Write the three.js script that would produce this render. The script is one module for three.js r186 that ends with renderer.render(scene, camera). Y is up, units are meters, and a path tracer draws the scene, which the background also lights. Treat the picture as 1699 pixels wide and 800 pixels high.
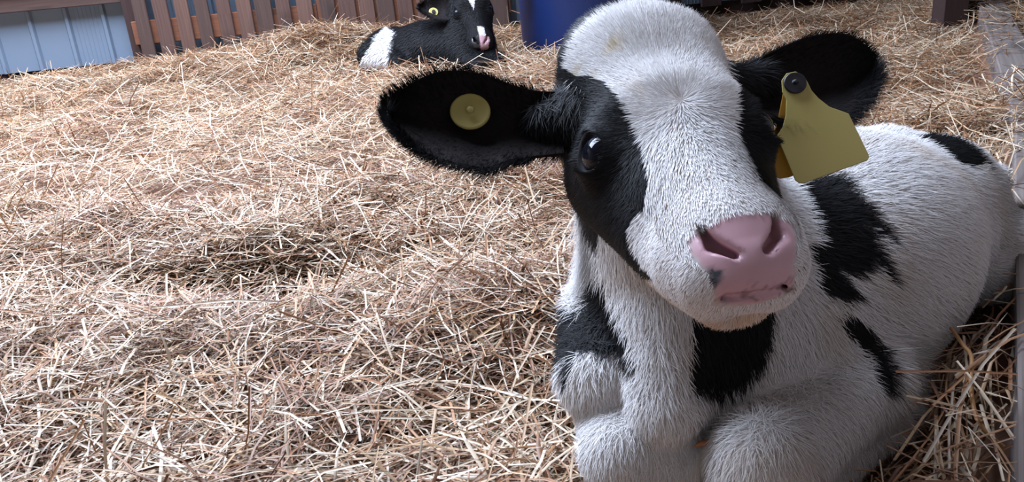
import * as THREE from 'three';
import { mergeGeometries } from 'three/addons/utils/BufferGeometryUtils.js';
import { RectAreaLightUniformsLib } from 'three/addons/lights/RectAreaLightUniformsLib.js';
import { ImprovedNoise } from 'three/addons/math/ImprovedNoise.js';

// ---------------------------------------------------------------- camera, light, exposure
const R = Math.PI / 180;
const scene = new THREE.Scene();
const camera = new THREE.PerspectiveCamera(2 * Math.atan(400 / 1400) / R, 1699 / 800, 0.05, 60);
camera.position.set(0, 0.55, 0);
camera.rotation.set(-21 * R, 0, -5 * R, 'YXZ');
const renderer = new THREE.WebGLRenderer({ antialias: true });
renderer.toneMapping = THREE.LinearToneMapping;
renderer.toneMappingExposure = 1.0;
renderer.shadowMap.enabled = true;
RectAreaLightUniformsLib.init();
scene.background = new THREE.Color(0.80, 0.90, 1.05);      // pale overcast sky, entering by the unseen doorway behind the camera
scene.backgroundIntensity = 0.74;
const STRAW_COUNT = 250000;
const UNSEEN_ROOF_LIGHTS = [                                       // out of view overhead, placed to light the pen from back left: centre x, z, width, length, intensity
  [-1.65, -2.5, 3.0, 2.2, 19],
];

// ---------------------------------------------------------------- helpers
let seed = 11;
const rnd = () => { seed = (seed * 1664525 + 1013904223) >>> 0; return seed / 4294967296; };
const gauss = () => Math.sqrt(-2 * Math.log(1 - rnd() * 0.9999)) * Math.cos(6.28318 * rnd());
const noise = new ImprovedNoise();
const V = (a, b, c) => Array.isArray(a) ? new THREE.Vector3(...a) : new THREE.Vector3(a, b, c);
const clamp = (x, a = 0, b = 1) => Math.min(b, Math.max(a, x));
const smooth = (a, b, x) => { const t = clamp((x - a) / (b - a)); return t * t * (3 - 2 * t); };
const lerp = (a, b, t) => a + (b - a) * t;
const names = {};
function numbered(name) { const k = names[name] = (names[name] ?? -1) + 1; return k ? name + '_' + String(k).padStart(3, '0') : name; }
function tag(o, label, category, group) { o.userData.label = label; o.userData.category = category; if (group) o.userData.group = group; return o; }
function add(o, name, parent = scene) { o.name = parent === scene ? numbered(name) : name; o.castShadow = o.receiveShadow = true; parent.add(o); return o; }
function mesh(name, geometry, material, parent = scene) { return add(new THREE.Mesh(geometry, material), name, parent); }
const std = (color, roughness = 0.8, more = {}) => new THREE.MeshStandardMaterial({ color, roughness, ...more });
const lin = (r, g, b) => new THREE.Color().setRGB(r, g, b);
const smin = (a, b, k) => { const h = Math.max(k - Math.abs(a - b), 0) / k; return Math.min(a, b) - h * h * k * 0.25; };
const smax = (a, b, k) => -smin(-a, -b, k);

// a bone is [from, to, radius at from, radius at to, blend]
function bones(list) { return list.map(([a, b, ra, rb, k]) => [a[0], a[1], a[2], b[0] - a[0], b[1] - a[1], b[2] - a[2], ra, rb - ra, k, (b[0] - a[0]) ** 2 + (b[1] - a[1]) ** 2 + (b[2] - a[2]) ** 2 + 1e-12]); }
function boneDistance(o, x, y, z) {
  const px = x - o[0], py = y - o[1], pz = z - o[2];
  const t = clamp((px * o[3] + py * o[4] + pz * o[5]) / o[9]);
  const dx = px - o[3] * t, dy = py - o[4] * t, dz = pz - o[5] * t;
  return Math.sqrt(dx * dx + dy * dy + dz * dz) - o[6] - o[7] * t;
}
function field(list, x, y, z) {
  let d = 1e3;
  for (const o of list) d = smin(d, boneDistance(o, x, y, z), o[8]);
  return d;
}
// surface nets: one smooth closed skin round a distance field
function skin(fn, lo, hi, cell) {
  const n = [0, 1, 2].map((k) => Math.ceil((hi[k] - lo[k]) / cell) + 1), [nx, ny, nz] = n;
  const f = new Float32Array(nx * ny * nz);
  for (let k = 0, at = 0; k < nz; k++) for (let j = 0; j < ny; j++) {
    for (let i = 0; i < nx;) {
      const d = fn(lo[0] + i * cell, lo[1] + j * cell, lo[2] + k * cell);
      let skip = Math.max(1, Math.floor(Math.abs(d) * 0.6 / cell) - 2);           // far from the skin: stride
      while (skip-- > 0 && i < nx) { f[at++] = d; i++; }
    }
  }
  const ids = new Int32Array(f.length).fill(-1), pos = [], index = [];
  const at = (i, j, k) => i + nx * (j + ny * k);
  for (let k = 0; k < nz - 1; k++) for (let j = 0; j < ny - 1; j++) for (let i = 0; i < nx - 1; i++) {
    const o = at(i, j, k); let mask = 0;
    const c = [f[o], f[o + 1], f[o + nx], f[o + nx + 1], f[o + nx * ny], f[o + nx * ny + 1], f[o + nx * ny + nx], f[o + nx * ny + nx + 1]];
    for (let q = 0; q < 8; q++) if (c[q] < 0) mask |= 1 << q;
    if (mask === 0 || mask === 255) continue;
    let sx = 0, sy = 0, sz = 0, m = 0;
    for (const [a, b] of EDGES) if ((c[a] < 0) !== (c[b] < 0)) {
      const t = c[a] / (c[a] - c[b]);
      sx += lerp(a & 1, b & 1, t); sy += lerp(a >> 1 & 1, b >> 1 & 1, t); sz += lerp(a >> 2, b >> 2, t); m++;
    }
    ids[o] = pos.length / 3;
    pos.push(lo[0] + (i + sx / m) * cell, lo[1] + (j + sy / m) * cell, lo[2] + (k + sz / m) * cell);
  }
  const quad = (a, b, c, d, flip) => { if (a < 0 || b < 0 || c < 0 || d < 0) return; if (flip) index.push(a, c, b, a, d, c); else index.push(a, b, c, a, c, d); };
  for (let k = 1; k < nz - 1; k++) for (let j = 1; j < ny - 1; j++) for (let i = 1; i < nx - 1; i++) {
    const o = at(i, j, k), s = f[o] < 0;
    if (s !== f[o + 1] < 0) quad(ids[o - nx - nx * ny], ids[o - nx * ny], ids[o], ids[o - nx], !s);
    if (s !== f[o + nx] < 0) quad(ids[o - 1 - nx * ny], ids[o - 1], ids[o], ids[o - nx * ny], !s);
    if (s !== f[o + nx * ny] < 0) quad(ids[o - 1 - nx], ids[o - nx], ids[o], ids[o - 1], !s);
  }
  const g = new THREE.BufferGeometry(), nor = new Float32Array(pos.length), e = cell * 0.7;
  for (let q = 0; q < pos.length; q += 3) {
    const [x, y, z] = [pos[q], pos[q + 1], pos[q + 2]];
    const a = fn(x + e, y - e, z - e), b = fn(x - e, y - e, z + e), c = fn(x - e, y + e, z - e), d = fn(x + e, y + e, z + e);
    const v = V(a - b - c + d, -a - b + c + d, -a + b - c + d).normalize();
    nor.set([v.x, v.y, v.z], q);
  }
  g.setAttribute('position', new THREE.Float32BufferAttribute(pos, 3));
  g.setAttribute('normal', new THREE.BufferAttribute(nor, 3));
  g.setIndex(index);
  return g;
}
const EDGES = [[0, 1], [2, 3], [4, 5], [6, 7], [0, 2], [1, 3], [4, 6], [5, 7], [0, 4], [1, 5], [2, 6], [3, 7]];

// ---------------------------------------------------------------- the calf's head in its own axes: l to the calf's left, f towards the nose, n out of the forehead
function both(list) { return list.flatMap(([a, b, ra, rb, k]) => a[0] || b[0] ? [[a, b, ra, rb, k], [[-a[0], a[1], a[2]], [-b[0], b[1], b[2]], ra, rb, k]] : [[a, b, ra, rb, k]]); }
const HEAD = bones(both([
  [[0, -0.085, -0.025], [0, -0.03, -0.030], 0.064, 0.058, 0.03],          // cranium
  [[0.024, -0.110, 0.014], [0.024, -0.020, 0.002], 0.042, 0.036, 0.03],   // forehead
  [[0.016, -0.146, 0.010], [0.018, -0.110, 0.012], 0.046, 0.044, 0.03],   // poll
  [[0.050, -0.012, -0.012], [0.044, 0.015, -0.016], 0.026, 0.022, 0.02],  // brow
  [[0, -0.01, -0.006], [0, 0.120, -0.020], 0.040, 0.027, 0.03],           // nose bridge
  [[0.012, 0.06, -0.030], [0.014, 0.125, -0.036], 0.030, 0.028, 0.03],
  [[0.045, -0.045, -0.055], [0.030, 0.060, -0.052], 0.043, 0.032, 0.03],  // cheek
  [[0.036, -0.075, -0.085], [0.018, 0.105, -0.068], 0.032, 0.020, 0.03],  // jaw
  [[0.022, 0.125, -0.040], [0.021, 0.150, -0.038], 0.030, 0.0255, 0.02],  // muzzle
  [[0, 0.140, -0.030], [0, 0.156, -0.034], 0.030, 0.025, 0.02],
  [[0.030, 0.095, -0.056], [0.021, 0.146, -0.056], 0.022, 0.018, 0.015],  // upper lip
  [[0, 0.115, -0.080], [0, 0.134, -0.077], 0.022, 0.017, 0.012],          // chin
  [[0.010, 0.110, -0.076], [0.012, 0.136, -0.075], 0.020, 0.014, 0.012],
]));
const EYE = [0.0615, 0.004, -0.010];
const NOSTRIL = bones(both([0, 0.005, 0.010, 0.015].flatMap((k) => {              // a deep slit curling round the wing of the nose
  const at = (l, f, n) => [l - 0.15 * k, f - 0.72 * k, n - 0.62 * k], A = at(0.0255, 0.1465, -0.0030), B = at(0.0225, 0.1590, -0.0088), C = at(0.0100, 0.1690, -0.0135);
  return [[A, B, 0.0024, 0.0042, 0.002], [B, C, 0.0042, 0.0030, 0.002]];
})));
const MOUTH = bones(both([[[0, 0.1825, -0.0372], [0.018, 0.1785, -0.0392], 0.0026, 0.0026, 0.002], [[0.018, 0.1785, -0.0392], [0.028, 0.166, -0.0440], 0.0026, 0.0026, 0.002], [[0.028, 0.166, -0.0440], [0.044, 0.118, -0.060], 0.0026, 0.002, 0.002]]));
function headField(l, f, n) {
  let d = field(HEAD, l, f, n);
  if (d > 0.05) return d;
  const a = Math.abs(l);
  const ex = a - EYE[0], ey = f - EYE[1], ez = n - EYE[2], er = Math.sqrt(ex * ex + ey * ey + ez * ez);
  d = smin(d, er - 0.0230, 0.012);                                                          // lids
  const ox = a - EYE[0] - 0.015, ow = Math.sqrt((ey * 0.78) ** 2 + (ez - 0.009) ** 2 + (ox * 0.7) ** 2) - 0.0150;
  d = smax(d, -ow, 0.004);                                                                  // the opening between the lids
  d = smax(d, -field(NOSTRIL, l, f, n), 0.0035);
  d = smax(d, -field(MOUTH, l, f, n), 0.002);
  return d;
}
class Frame {                                                       // a head's place in the world
  constructor(eyeRight, eyeLeft, nose) {
    this.o = V(eyeRight).lerp(V(eyeLeft), 0.5);
    this.l = V(eyeLeft).sub(V(eyeRight)).normalize();
    this.f = V(nose).sub(this.o); this.f.addScaledVector(this.l, -this.f.dot(this.l)).normalize();
    this.n = new THREE.Vector3().crossVectors(this.f, this.l);   if (this.n.y < 0) this.n.negate();
    this.m = new THREE.Matrix4().makeBasis(this.l, this.f, this.n).setPosition(this.o);
    this.flip = this.m.determinant() < 0;
    this.inv = this.m.clone().invert();
  }
  out(l, f, n) { return V(l, f, n).applyMatrix4(this.m); }
  into(x, y, z) { return V(x, y, z).applyMatrix4(this.inv); }
}
const face = new Frame([0.0727, 0.3706, -0.6649], [0.2093, 0.3799, -0.6738], [0.1569, 0.35, -0.5231]);
const throat = face.out(0, -0.06, -0.07).toArray(), nape = face.out(0, -0.10, -0.03).toArray();

// ---------------------------------------------------------------- the calf's body in the pen, in metres
const BODY = bones([
  [[0.1876, 0.1064, -0.8152], [0.3945, 0.1314, -0.9426], 0.128, 0.142, 0.05],       // chest to belly
  [[0.3945, 0.1314, -0.9426], [0.5705, 0.1296, -1.0812], 0.142, 0.100, 0.05],       // belly to rump
  [[0.2115, 0.1509, -0.8644], nape, 0.114, 0.084, 0.05],                   // neck
  [[0.1814, 0.1209, -0.7886], throat, 0.075, 0.056, 0.04],
  [[0.1411, 0.17, -0.7271], [0.1308, 0.1124, -0.6782], 0.042, 0.036, 0.025],     // brisket
  [[0.1002, 0.1229, -0.8001], [0.0765, 0.1094, -0.7413], 0.058, 0.045, 0.02],        // right shoulder
  [[0.0878, 0.0749, -0.771], [0.0852, 0.063, -0.6807], 0.036, 0.037, 0.012],       // right forearm, knee
  [[0.0862, 0.0607, -0.6798], [0.1743, 0.0405, -0.6721], 0.036, 0.028, 0.012],      // right cannon
  [[0.3087, 0.0919, -0.8203], [0.3475, 0.0617, -0.7766], 0.080, 0.046, 0.03],      // left shoulder
  [[0.3495, 0.0619, -0.766], [0.2088, 0.0724, -0.6307], 0.047, 0.046, 0.02],       // left forearm
  [[0.2035, 0.0682, -0.6238], [0.195, 0.0462, -0.6153], 0.046, 0.040, 0.02],     // left knee
  [[0.2328, 0.0284, -0.646], [0.3924, 0.0121, -0.779], 0.034, 0.026, 0.008],      // left cannon
  [[0.5062, 0.2008, -1.0871], [0.522, 0.178, -1.0676], 0.044, 0.050, 0.03],        // hip
  [[0.6504, 0.1413, -1.1499], [0.6938, 0.1378, -1.1486], 0.050, 0.026, 0.03],        // pin bone
  [[0.5893, 0.1172, -1.0764], [0.5426, 0.115, -0.9899], 0.070, 0.056, 0.02],       // left thigh
  [[0.5983, 0.0952, -1.0572], [0.6946, 0.0726, -0.995], 0.064, 0.046, 0.02],
  [[0.5595, 0.0743, -0.9635], [0.6932, 0.0587, -0.9897], 0.034, 0.028, 0.015],      // left shank
  [[0.456, 0.1052, -0.9433], [0.4166, 0.0806, -0.891], 0.078, 0.045, 0.03],       // belly
  [face.out(-0.044, -0.125, 0.002).toArray(), face.out(-0.034, -0.19, -0.06).toArray(), 0.026, 0.040, 0.01],            // crest of the neck behind the poll
  [face.out(-0.045, -0.085, -0.022).toArray(), [0.0371, 0.3726, -0.7567], 0.032, 0.020, 0.02],   // roots of the ears
  [face.out(0.045, -0.085, -0.022).toArray(), [0.2393, 0.3868, -0.7782], 0.032, 0.020, 0.02],
]);
const bodyField = (x, y, z) => field(BODY, x, y, z);
const calfField = (x, y, z) => { const h = face.into(x, y, z); return smin(bodyField(x, y, z), headField(h.x, h.y, h.z), 0.012); };
/*ENDCALFSDF*/

// ---------------------------------------------------------------- ears: cupped dishes, rows of [upper rim, lower rim] from the root to the tip
const EARS = [
  { rows: [[[0.0635, 0.3982, -0.758], [0.052, 0.3524, -0.7147]], [[0.0338, 0.4017, -0.7593], [0.0249, 0.3525, -0.7115]], [[0.0126, 0.4089, -0.7599], [0.0036, 0.3548, -0.6984]], [[-0.0083, 0.4189, -0.7595], [-0.0167, 0.354, -0.6853]], [[-0.0293, 0.4254, -0.7577], [-0.0382, 0.3608, -0.6793]], [[-0.0505, 0.4273, -0.7541], [-0.0585, 0.3686, -0.6802]], [[-0.0695, 0.4227, -0.7502], [-0.0729, 0.3772, -0.6856]], [[-0.0844, 0.4158, -0.7454], [-0.0856, 0.3876, -0.696]], [[-0.0942, 0.4089, -0.7385], [-0.0943, 0.3961, -0.7121]], [[-0.0977, 0.4045, -0.7304], [-0.0973, 0.4013, -0.7227]]], deep: 0.30 },
  { rows: [[[0.2197, 0.4066, -0.7697], [0.2129, 0.3739, -0.7251]], [[0.2438, 0.4103, -0.7819], [0.2315, 0.367, -0.7245]], [[0.2685, 0.4166, -0.7928], [0.2502, 0.362, -0.7226]], [[0.2946, 0.4213, -0.8032], [0.2697, 0.3575, -0.723]], [[0.3175, 0.4217, -0.8109], [0.2882, 0.3555, -0.7266]], [[0.3366, 0.4185, -0.815], [0.306, 0.3578, -0.7338]], [[0.3521, 0.4096, -0.8159], [0.3227, 0.3613, -0.7459]], [[0.3613, 0.3988, -0.8139], [0.3377, 0.369, -0.7617]], [[0.3636, 0.3897, -0.8082], [0.3504, 0.3758, -0.7793]], [[0.362, 0.3837, -0.7995], [0.3584, 0.3818, -0.7924]]], deep: 0.26 },
];
// a point of an ear: s from root to tip, t from -1 at the upper rim to 1 at the lower rim
function earPoint(ear, s, t) {
  const q = clamp(s) * (ear.rows.length - 1), i = Math.min(Math.floor(q), ear.rows.length - 2), u = q - i;
  const spline = (k) => { const g = (j) => ear.rows[clamp(j, 0, ear.rows.length - 1)][k]; const [a, b, c, d] = [g(i - 1), g(i), g(i + 1), g(i + 2)];
    return V(...[0, 1, 2].map((m) => 0.5 * (2 * b[m] + (c[m] - a[m]) * u + (2 * a[m] - 5 * b[m] + 4 * c[m] - d[m]) * u * u + (3 * b[m] - a[m] - 3 * c[m] + d[m]) * u * u * u))); };
  const top = spline(0), low = spline(1), mid = top.clone().lerp(low, (t + 1) / 2), width = top.distanceTo(low);
  return mid.addScaledVector(ear.back, width * ear.deep * (1 - t * t) * (1 - 0.35 * t));
}
function earGeometry(ear) {
  const root = V(ear.rows[0][0]).lerp(V(ear.rows[0][1]), 0.5), tip = V(ear.rows.at(-1)[0]);
  const along = tip.clone().sub(root).normalize(), mid = ear.rows[4], across = V(mid[1]).sub(V(mid[0])).normalize();
  ear.along = along;
  ear.back = new THREE.Vector3().crossVectors(along, across).normalize(); if (ear.back.z > 0) ear.back.negate();
  const S = 40, T = 28, pos = [], index = [];
  const nrm = (s, t) => { const a = earPoint(ear, Math.min(s + 0.01, 1), t).sub(earPoint(ear, Math.max(s - 0.01, 0), t)), b = earPoint(ear, s, Math.min(t + 0.05, 1)).sub(earPoint(ear, s, Math.max(t - 0.05, -1)));
    const n = a.cross(b).normalize(); return n.dot(ear.back) > 0 ? n : n.negate(); };
  ear.normal = nrm;                                                      // points out of the back of the ear
  for (let i = 0; i <= S; i++) for (let j = 0; j < 2 * T; j++) {
    const s = i / S, front = j < T, q = front ? j / T : (2 * T - j) / T, t = -Math.cos(Math.PI * q);
    const thick = 0.0035 * Math.sqrt(Math.max(0, 1 - t * t)) * Math.sqrt(Math.max(0.02, 1 - s * s)) + 0.0006;
    const p = earPoint(ear, s, t).addScaledVector(nrm(s, t), front ? -thick : thick);
    pos.push(p.x, p.y, p.z);
  }
  for (let i = 0; i < S; i++) for (let j = 0; j < 2 * T; j++) {
    const a = i * 2 * T + j, b = i * 2 * T + (j + 1) % (2 * T), c = a + 2 * T, d = b + 2 * T;
    index.push(a, b, c, b, d, c);
  }
  const c0 = S * 2 * T; for (let j = 1; j < 2 * T - 1; j++) index.push(c0, c0 + j, c0 + j + 1);
  const g = new THREE.BufferGeometry(); g.setAttribute('position', new THREE.Float32BufferAttribute(pos, 3)); g.setIndex(index); g.computeVertexNormals();
  return g;
}

// ---------------------------------------------------------------- coats: which hair is black
function inside(poly, x, y) {
  let c = false;
  for (let i = 0, j = poly.length - 1; i < poly.length; j = i++) {
    const [xi, yi] = poly[i], [xj, yj] = poly[j];
    if ((yi > y) !== (yj > y) && x < (xj - xi) * (y - yi) / (yj - yi) + xi) c = !c;
  }
  return c;
}
const round = (l, n) => Math.atan2(l, n + 0.05) * 0.07;                        // way round the head from the middle of the forehead, in metres
const S = [0.79, -0.613], W = [0.613, 0.79];                                    // along and across the lying trunk, seen from above
const PATCH = {
  eyeRight: [...[[-0.0484, -0.1018], [-0.0466, -0.0778], [-0.039, -0.059], [-0.0336, -0.0366], [-0.0308, 0], [-0.0337, 0.0236], [-0.0393, 0.044], [-0.0504, 0.0671], [-0.0703, 0.0791], [-0.0969, 0.0742], [-0.1101, 0.0808], [-0.1187, 0.097], [-0.1189, 0.1181], [-0.1493, 0.0727], [-0.1445, 0.0582], [-0.1454, 0.0341]], [-0.150, 0.0], [-0.153, -0.045], [-0.19, -0.075], [-0.19, -0.30], [0.004, -0.30], [0.004, -0.152], [-0.010, -0.137], [-0.025, -0.123], [-0.038, -0.111]],
  eyeLeft: [[0.062, -0.075], [0.066, -0.30], [0.22, -0.30], [0.22, 0.03], [0.115, 0.075], ...[[0.0487, -0.0315], [0.0422, -0.0047], [0.0374, 0.0247], [0.0364, 0.0538], [0.0395, 0.0758], [0.0396, 0.0971]].slice().reverse()],
  flank: [[0.762, 0.2578], [0.808, 0.2621], [0.7986, 0.2481], [0.7981, 0.2311], [0.7982, 0.2127], [0.7955, 0.2037], [0.79, 0.2074], [0.7877, 0.217], [0.7868, 0.2249], [0.7793, 0.2052], [0.7819, 0.1993], [0.7848, 0.1735], [0.7832, 0.1686], [0.776, 0.1725], [0.7729, 0.1887], [0.7691, 0.1908], [0.765, 0.1861], [0.75, 0.1837], [0.7377, 0.1837], [0.7287, 0.194], [0.7315, 0.1798], [0.7434, 0.1642], [0.7333, 0.1631], [0.7142, 0.169], [0.6963, 0.1807], [0.6915, 0.19], [0.6974, 0.2018], [0.6964, 0.2127], [0.7022, 0.2243], [0.7196, 0.2198], [0.7282, 0.2304], [0.7408, 0.2424], [0.7503, 0.2524]], rump: [[1.0588, 0.2432], [1.128, 0.2289], [1.1461, 0.2238], [1.1345, 0.2188], [1.1278, 0.2105], [1.1209, 0.2008], [1.1008, 0.1926], [1.1138, 0.2056], [1.0573, 0.2149], [1.026, 0.2274], [1.0284, 0.2338], [1.0509, 0.2402]], chest: [[0.161, 0.2114], [0.2408, 0.1915], [0.2403, 0.1726], [0.2334, 0.1529], [0.2261, 0.1361], [0.2124, 0.1252], [0.1995, 0.1173], [0.1825, 0.1129], [0.1651, 0.1273], [0.1498, 0.1405], [0.1495, 0.1558], [0.1568, 0.1769]], shoulder: [[0.0644, 0.1804], [0.0599, 0.1655], [0.0577, 0.1588], [0.0684, 0.1696], [0.0753, 0.1784], [0.0797, 0.2036], [0.0836, 0.2111], [0.0911, 0.1925], [0.0994, 0.174], [0.1077, 0.1525], [0.0985, 0.1483], [0.0882, 0.1497], [0.0671, 0.1501], [0.0536, 0.1467], [0.0443, 0.1295], [0.0372, 0.1141], [0.0387, 0.1318], [0.0442, 0.1396], [0.0539, 0.1627]],
};
function penHead(l, f, n) { const u = round(l, n); return inside(PATCH.eyeRight, u, f) || inside(PATCH.eyeLeft, u, f); }
const STRIPE = bones([[0.3243, 0.1497, -0.7482], [0.3427, 0.1299, -0.7515], [0.3535, 0.1093, -0.7418], [0.3567, 0.0929, -0.7217]].slice(1).map((p, i) => [[[0.3243, 0.1497, -0.7482], [0.3427, 0.1299, -0.7515], [0.3535, 0.1093, -0.7418], [0.3567, 0.0929, -0.7217]][i], p, 0.006 + 0.0022 * i, 0.008 + 0.0022 * i, 0.001]));   // black streak behind the left shoulder
function penBody(x, y, z) {
  if (field(STRIPE, x, y, z) < 0.003) return true;
  if (boneDistance(BODY.at(-1), x, y, z) < 0.012 || boneDistance(BODY.at(-2), x, y, z) < 0.012) return true;   // roots of the ears
  const h = face.into(x, y, z); if (headField(h.x, h.y, h.z) < 0.03) return penHead(h.x, h.y, h.z);
  const s = x * S[0] + z * S[1], w = x * W[0] + z * W[1];
  if (w > -0.52 && s > 0.5 && (inside(PATCH.flank, s, y) || inside(PATCH.rump, s, y))) return true;
  if (z > -0.86 && boneDistance(BODY[9], x, y, z) > 0.014 && boneDistance(BODY[10], x, y, z) > 0.014 && (inside(PATCH.chest, x, y) || inside(PATCH.shoulder, x, y))) return true;
  if (x < 0.06 && z < -0.74 && y > 0.10) return true;                            // far side of the right shoulder
  return y > 0.30 && z < -0.80 && x < 0.10;                                       // right side of the neck
}

// ---------------------------------------------------------------- hair
const hairMaterial = new THREE.MeshPhysicalMaterial({ color: 0xffffff, vertexColors: true, roughness: 0.5, specularIntensity: 0.2, side: THREE.DoubleSide });
// points spread evenly over a geometry: calls back with place and normal
function spread(g, count, fn) {
  const p = g.attributes.position, n = g.attributes.normal, ix = g.index, T = ix.count / 3, sum = new Float64Array(T);
  const a = V(0, 0, 0), b = V(0, 0, 0), c = V(0, 0, 0), m = V(0, 0, 0), q = V(0, 0, 0); let total = 0;
  for (let t = 0; t < T; t++) {
    a.fromBufferAttribute(p, ix.getX(3 * t)); b.fromBufferAttribute(p, ix.getX(3 * t + 1)); c.fromBufferAttribute(p, ix.getX(3 * t + 2));
    total += b.clone().sub(a).cross(c.clone().sub(a)).length() / 2; sum[t] = total;
  }
  let t = 0;
  for (let k = 0; k < count; k++) {
    const at = (k + rnd()) / count * total; while (t < T - 1 && sum[t] < at) t++;
    const i = ix.getX(3 * t), j = ix.getX(3 * t + 1), l = ix.getX(3 * t + 2);
    let u = rnd(), v = rnd(); if (u + v > 1) { u = 1 - u; v = 1 - v; }
    a.fromBufferAttribute(p, i); b.fromBufferAttribute(p, j); c.fromBufferAttribute(p, l);
    m.set(0, 0, 0).addScaledVector(a, 1 - u - v).addScaledVector(b, u).addScaledVector(c, v);
    a.fromBufferAttribute(n, i); b.fromBufferAttribute(n, j); c.fromBufferAttribute(n, l);
    q.set(0, 0, 0).addScaledVector(a, 1 - u - v).addScaledVector(b, u).addScaledVector(c, v).normalize();
    fn(m, q);
  }
}
class Coat {                                                       // tapering curved blades, all in one mesh: nobody could count them
  constructor(most) { this.n = 0; this.p = new Float32Array(most * 15); this.q = new Float32Array(most * 15); this.c = new Float32Array(most * 15); }
  // one hair: root, skin normal, way it lies, length, width, lift from the skin, colour
  hair(p, n, way, length, width, lift, color) {
    const y = way.clone().addScaledVector(n, -way.dot(n)).normalize().multiplyScalar(Math.cos(lift)).addScaledVector(n, Math.sin(lift)).normalize();
    const x = new THREE.Vector3().crossVectors(y, n).normalize(), z = new THREE.Vector3().crossVectors(x, y), o = this.n++ * 15;
    for (let v = 0; v < 5; v++) {
      const t = v < 2 ? 0 : v < 4 ? 0.55 : 1, side = v === 4 ? 0 : (v % 2 ? 0.5 : -0.5) * (t ? 0.8 : 1) * width, up = length * (t ? t < 1 ? 0.045 : 0.0 : 0);
      for (let k = 0; k < 3; k++) {
        const [a, b, c] = [x.getComponent(k), y.getComponent(k), z.getComponent(k)];
        this.p[o + v * 3 + k] = p.getComponent(k) + a * side + b * t * length + c * up;
        this.q[o + v * 3 + k] = c * 0.94 + a * (v === 4 ? 0 : v % 2 ? 0.34 : -0.34) ; this.c[o + v * 3 + k] = color[k];
      }
    }
  }
  build(parent, label, shift) {
    const g = new THREE.BufferGeometry(), ix = new Uint32Array(this.n * 9), N = this.n * 15;
    for (let i = 0; i < this.n; i++) ix.set([0, 1, 2, 1, 3, 2, 2, 3, 4].map((v) => v + 5 * i), 9 * i);
    for (const [name, a] of [['position', this.p], ['normal', this.q], ['color', this.c]]) g.setAttribute(name, new THREE.BufferAttribute(a.subarray(0, N), 3));
    g.setIndex(new THREE.BufferAttribute(ix, 1)); g.applyMatrix4(shift);
    const o = mesh('coat_hair', g, hairMaterial, parent); o.userData.kind = 'stuff'; o.userData.label = label; return o;
  }
}
const whiteHair = () => { const v = 0.75 + gauss() * 0.04, w = rnd() * 0.05; return [v, v * (0.985 - w * 0.5), v * (0.975 - w)]; };
const blackHair = () => { const v = 0.006 + rnd() * rnd() * 0.013; return [v, v * 0.97, v * 1.02]; };

// ---------------------------------------------------------------- skin colours
function paint(g, fn) {
  const p = g.attributes.position, c = new Float32Array(p.count * 3);
  for (let i = 0; i < p.count; i++) c.set(fn(p.getX(i), p.getY(i), p.getZ(i)), 3 * i);
  g.setAttribute('color', new THREE.BufferAttribute(c, 3)); return g;
}
function bounds(list, m) {
  const lo = [9, 9, 9], hi = [-9, -9, -9];
  for (const o of list) for (const t of [0, 1]) for (let k = 0; k < 3; k++) { const c = o[k] + o[3 + k] * t, r = o[6] + o[7] * t + m; lo[k] = Math.min(lo[k], c - r); hi[k] = Math.max(hi[k], c + r); }
  return [lo, hi];
}
// share of bare pink skin at a point of a head: the muzzle pad and the lips
function bare(l, f, n) {
  const a = Math.abs(l) + 0.0025 * noise.noise(l * 260, n * 260, f * 260), turn = Math.atan2(n + 0.03, f - 0.12) / R;
  if (f < 0.13) return 0;
  return smooth(3, -3, turn - 51 + 12 * (a / 0.034) ** 2) * smooth(0.0035, -0.0035, a - lerp(0.026, 0.0355, smooth(0, 26, turn))) * smooth(-15, -11.5, turn);
}
const eyeMaterial = new THREE.MeshPhysicalMaterial({ color: lin(0.005, 0.005, 0.009), roughness: 0.05, specularIntensity: 0.7 });
const skinMaterial = [new THREE.MeshPhysicalMaterial({ vertexColors: true, roughness: 0.8, specularIntensity: 0.25 }),
  new THREE.MeshPhysicalMaterial({ vertexColors: true, roughness: 0.36, clearcoat: 0.35, clearcoatRoughness: 0.3 })];           // haired skin; bare damp skin of the muzzle
const tagYellow = std(lin(0.46, 0.385, 0.12), 0.45), tagOrange = std(lin(0.42, 0.20, 0.012), 0.45), tagBlack = std(lin(0.012, 0.012, 0.016), 0.4);

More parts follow.
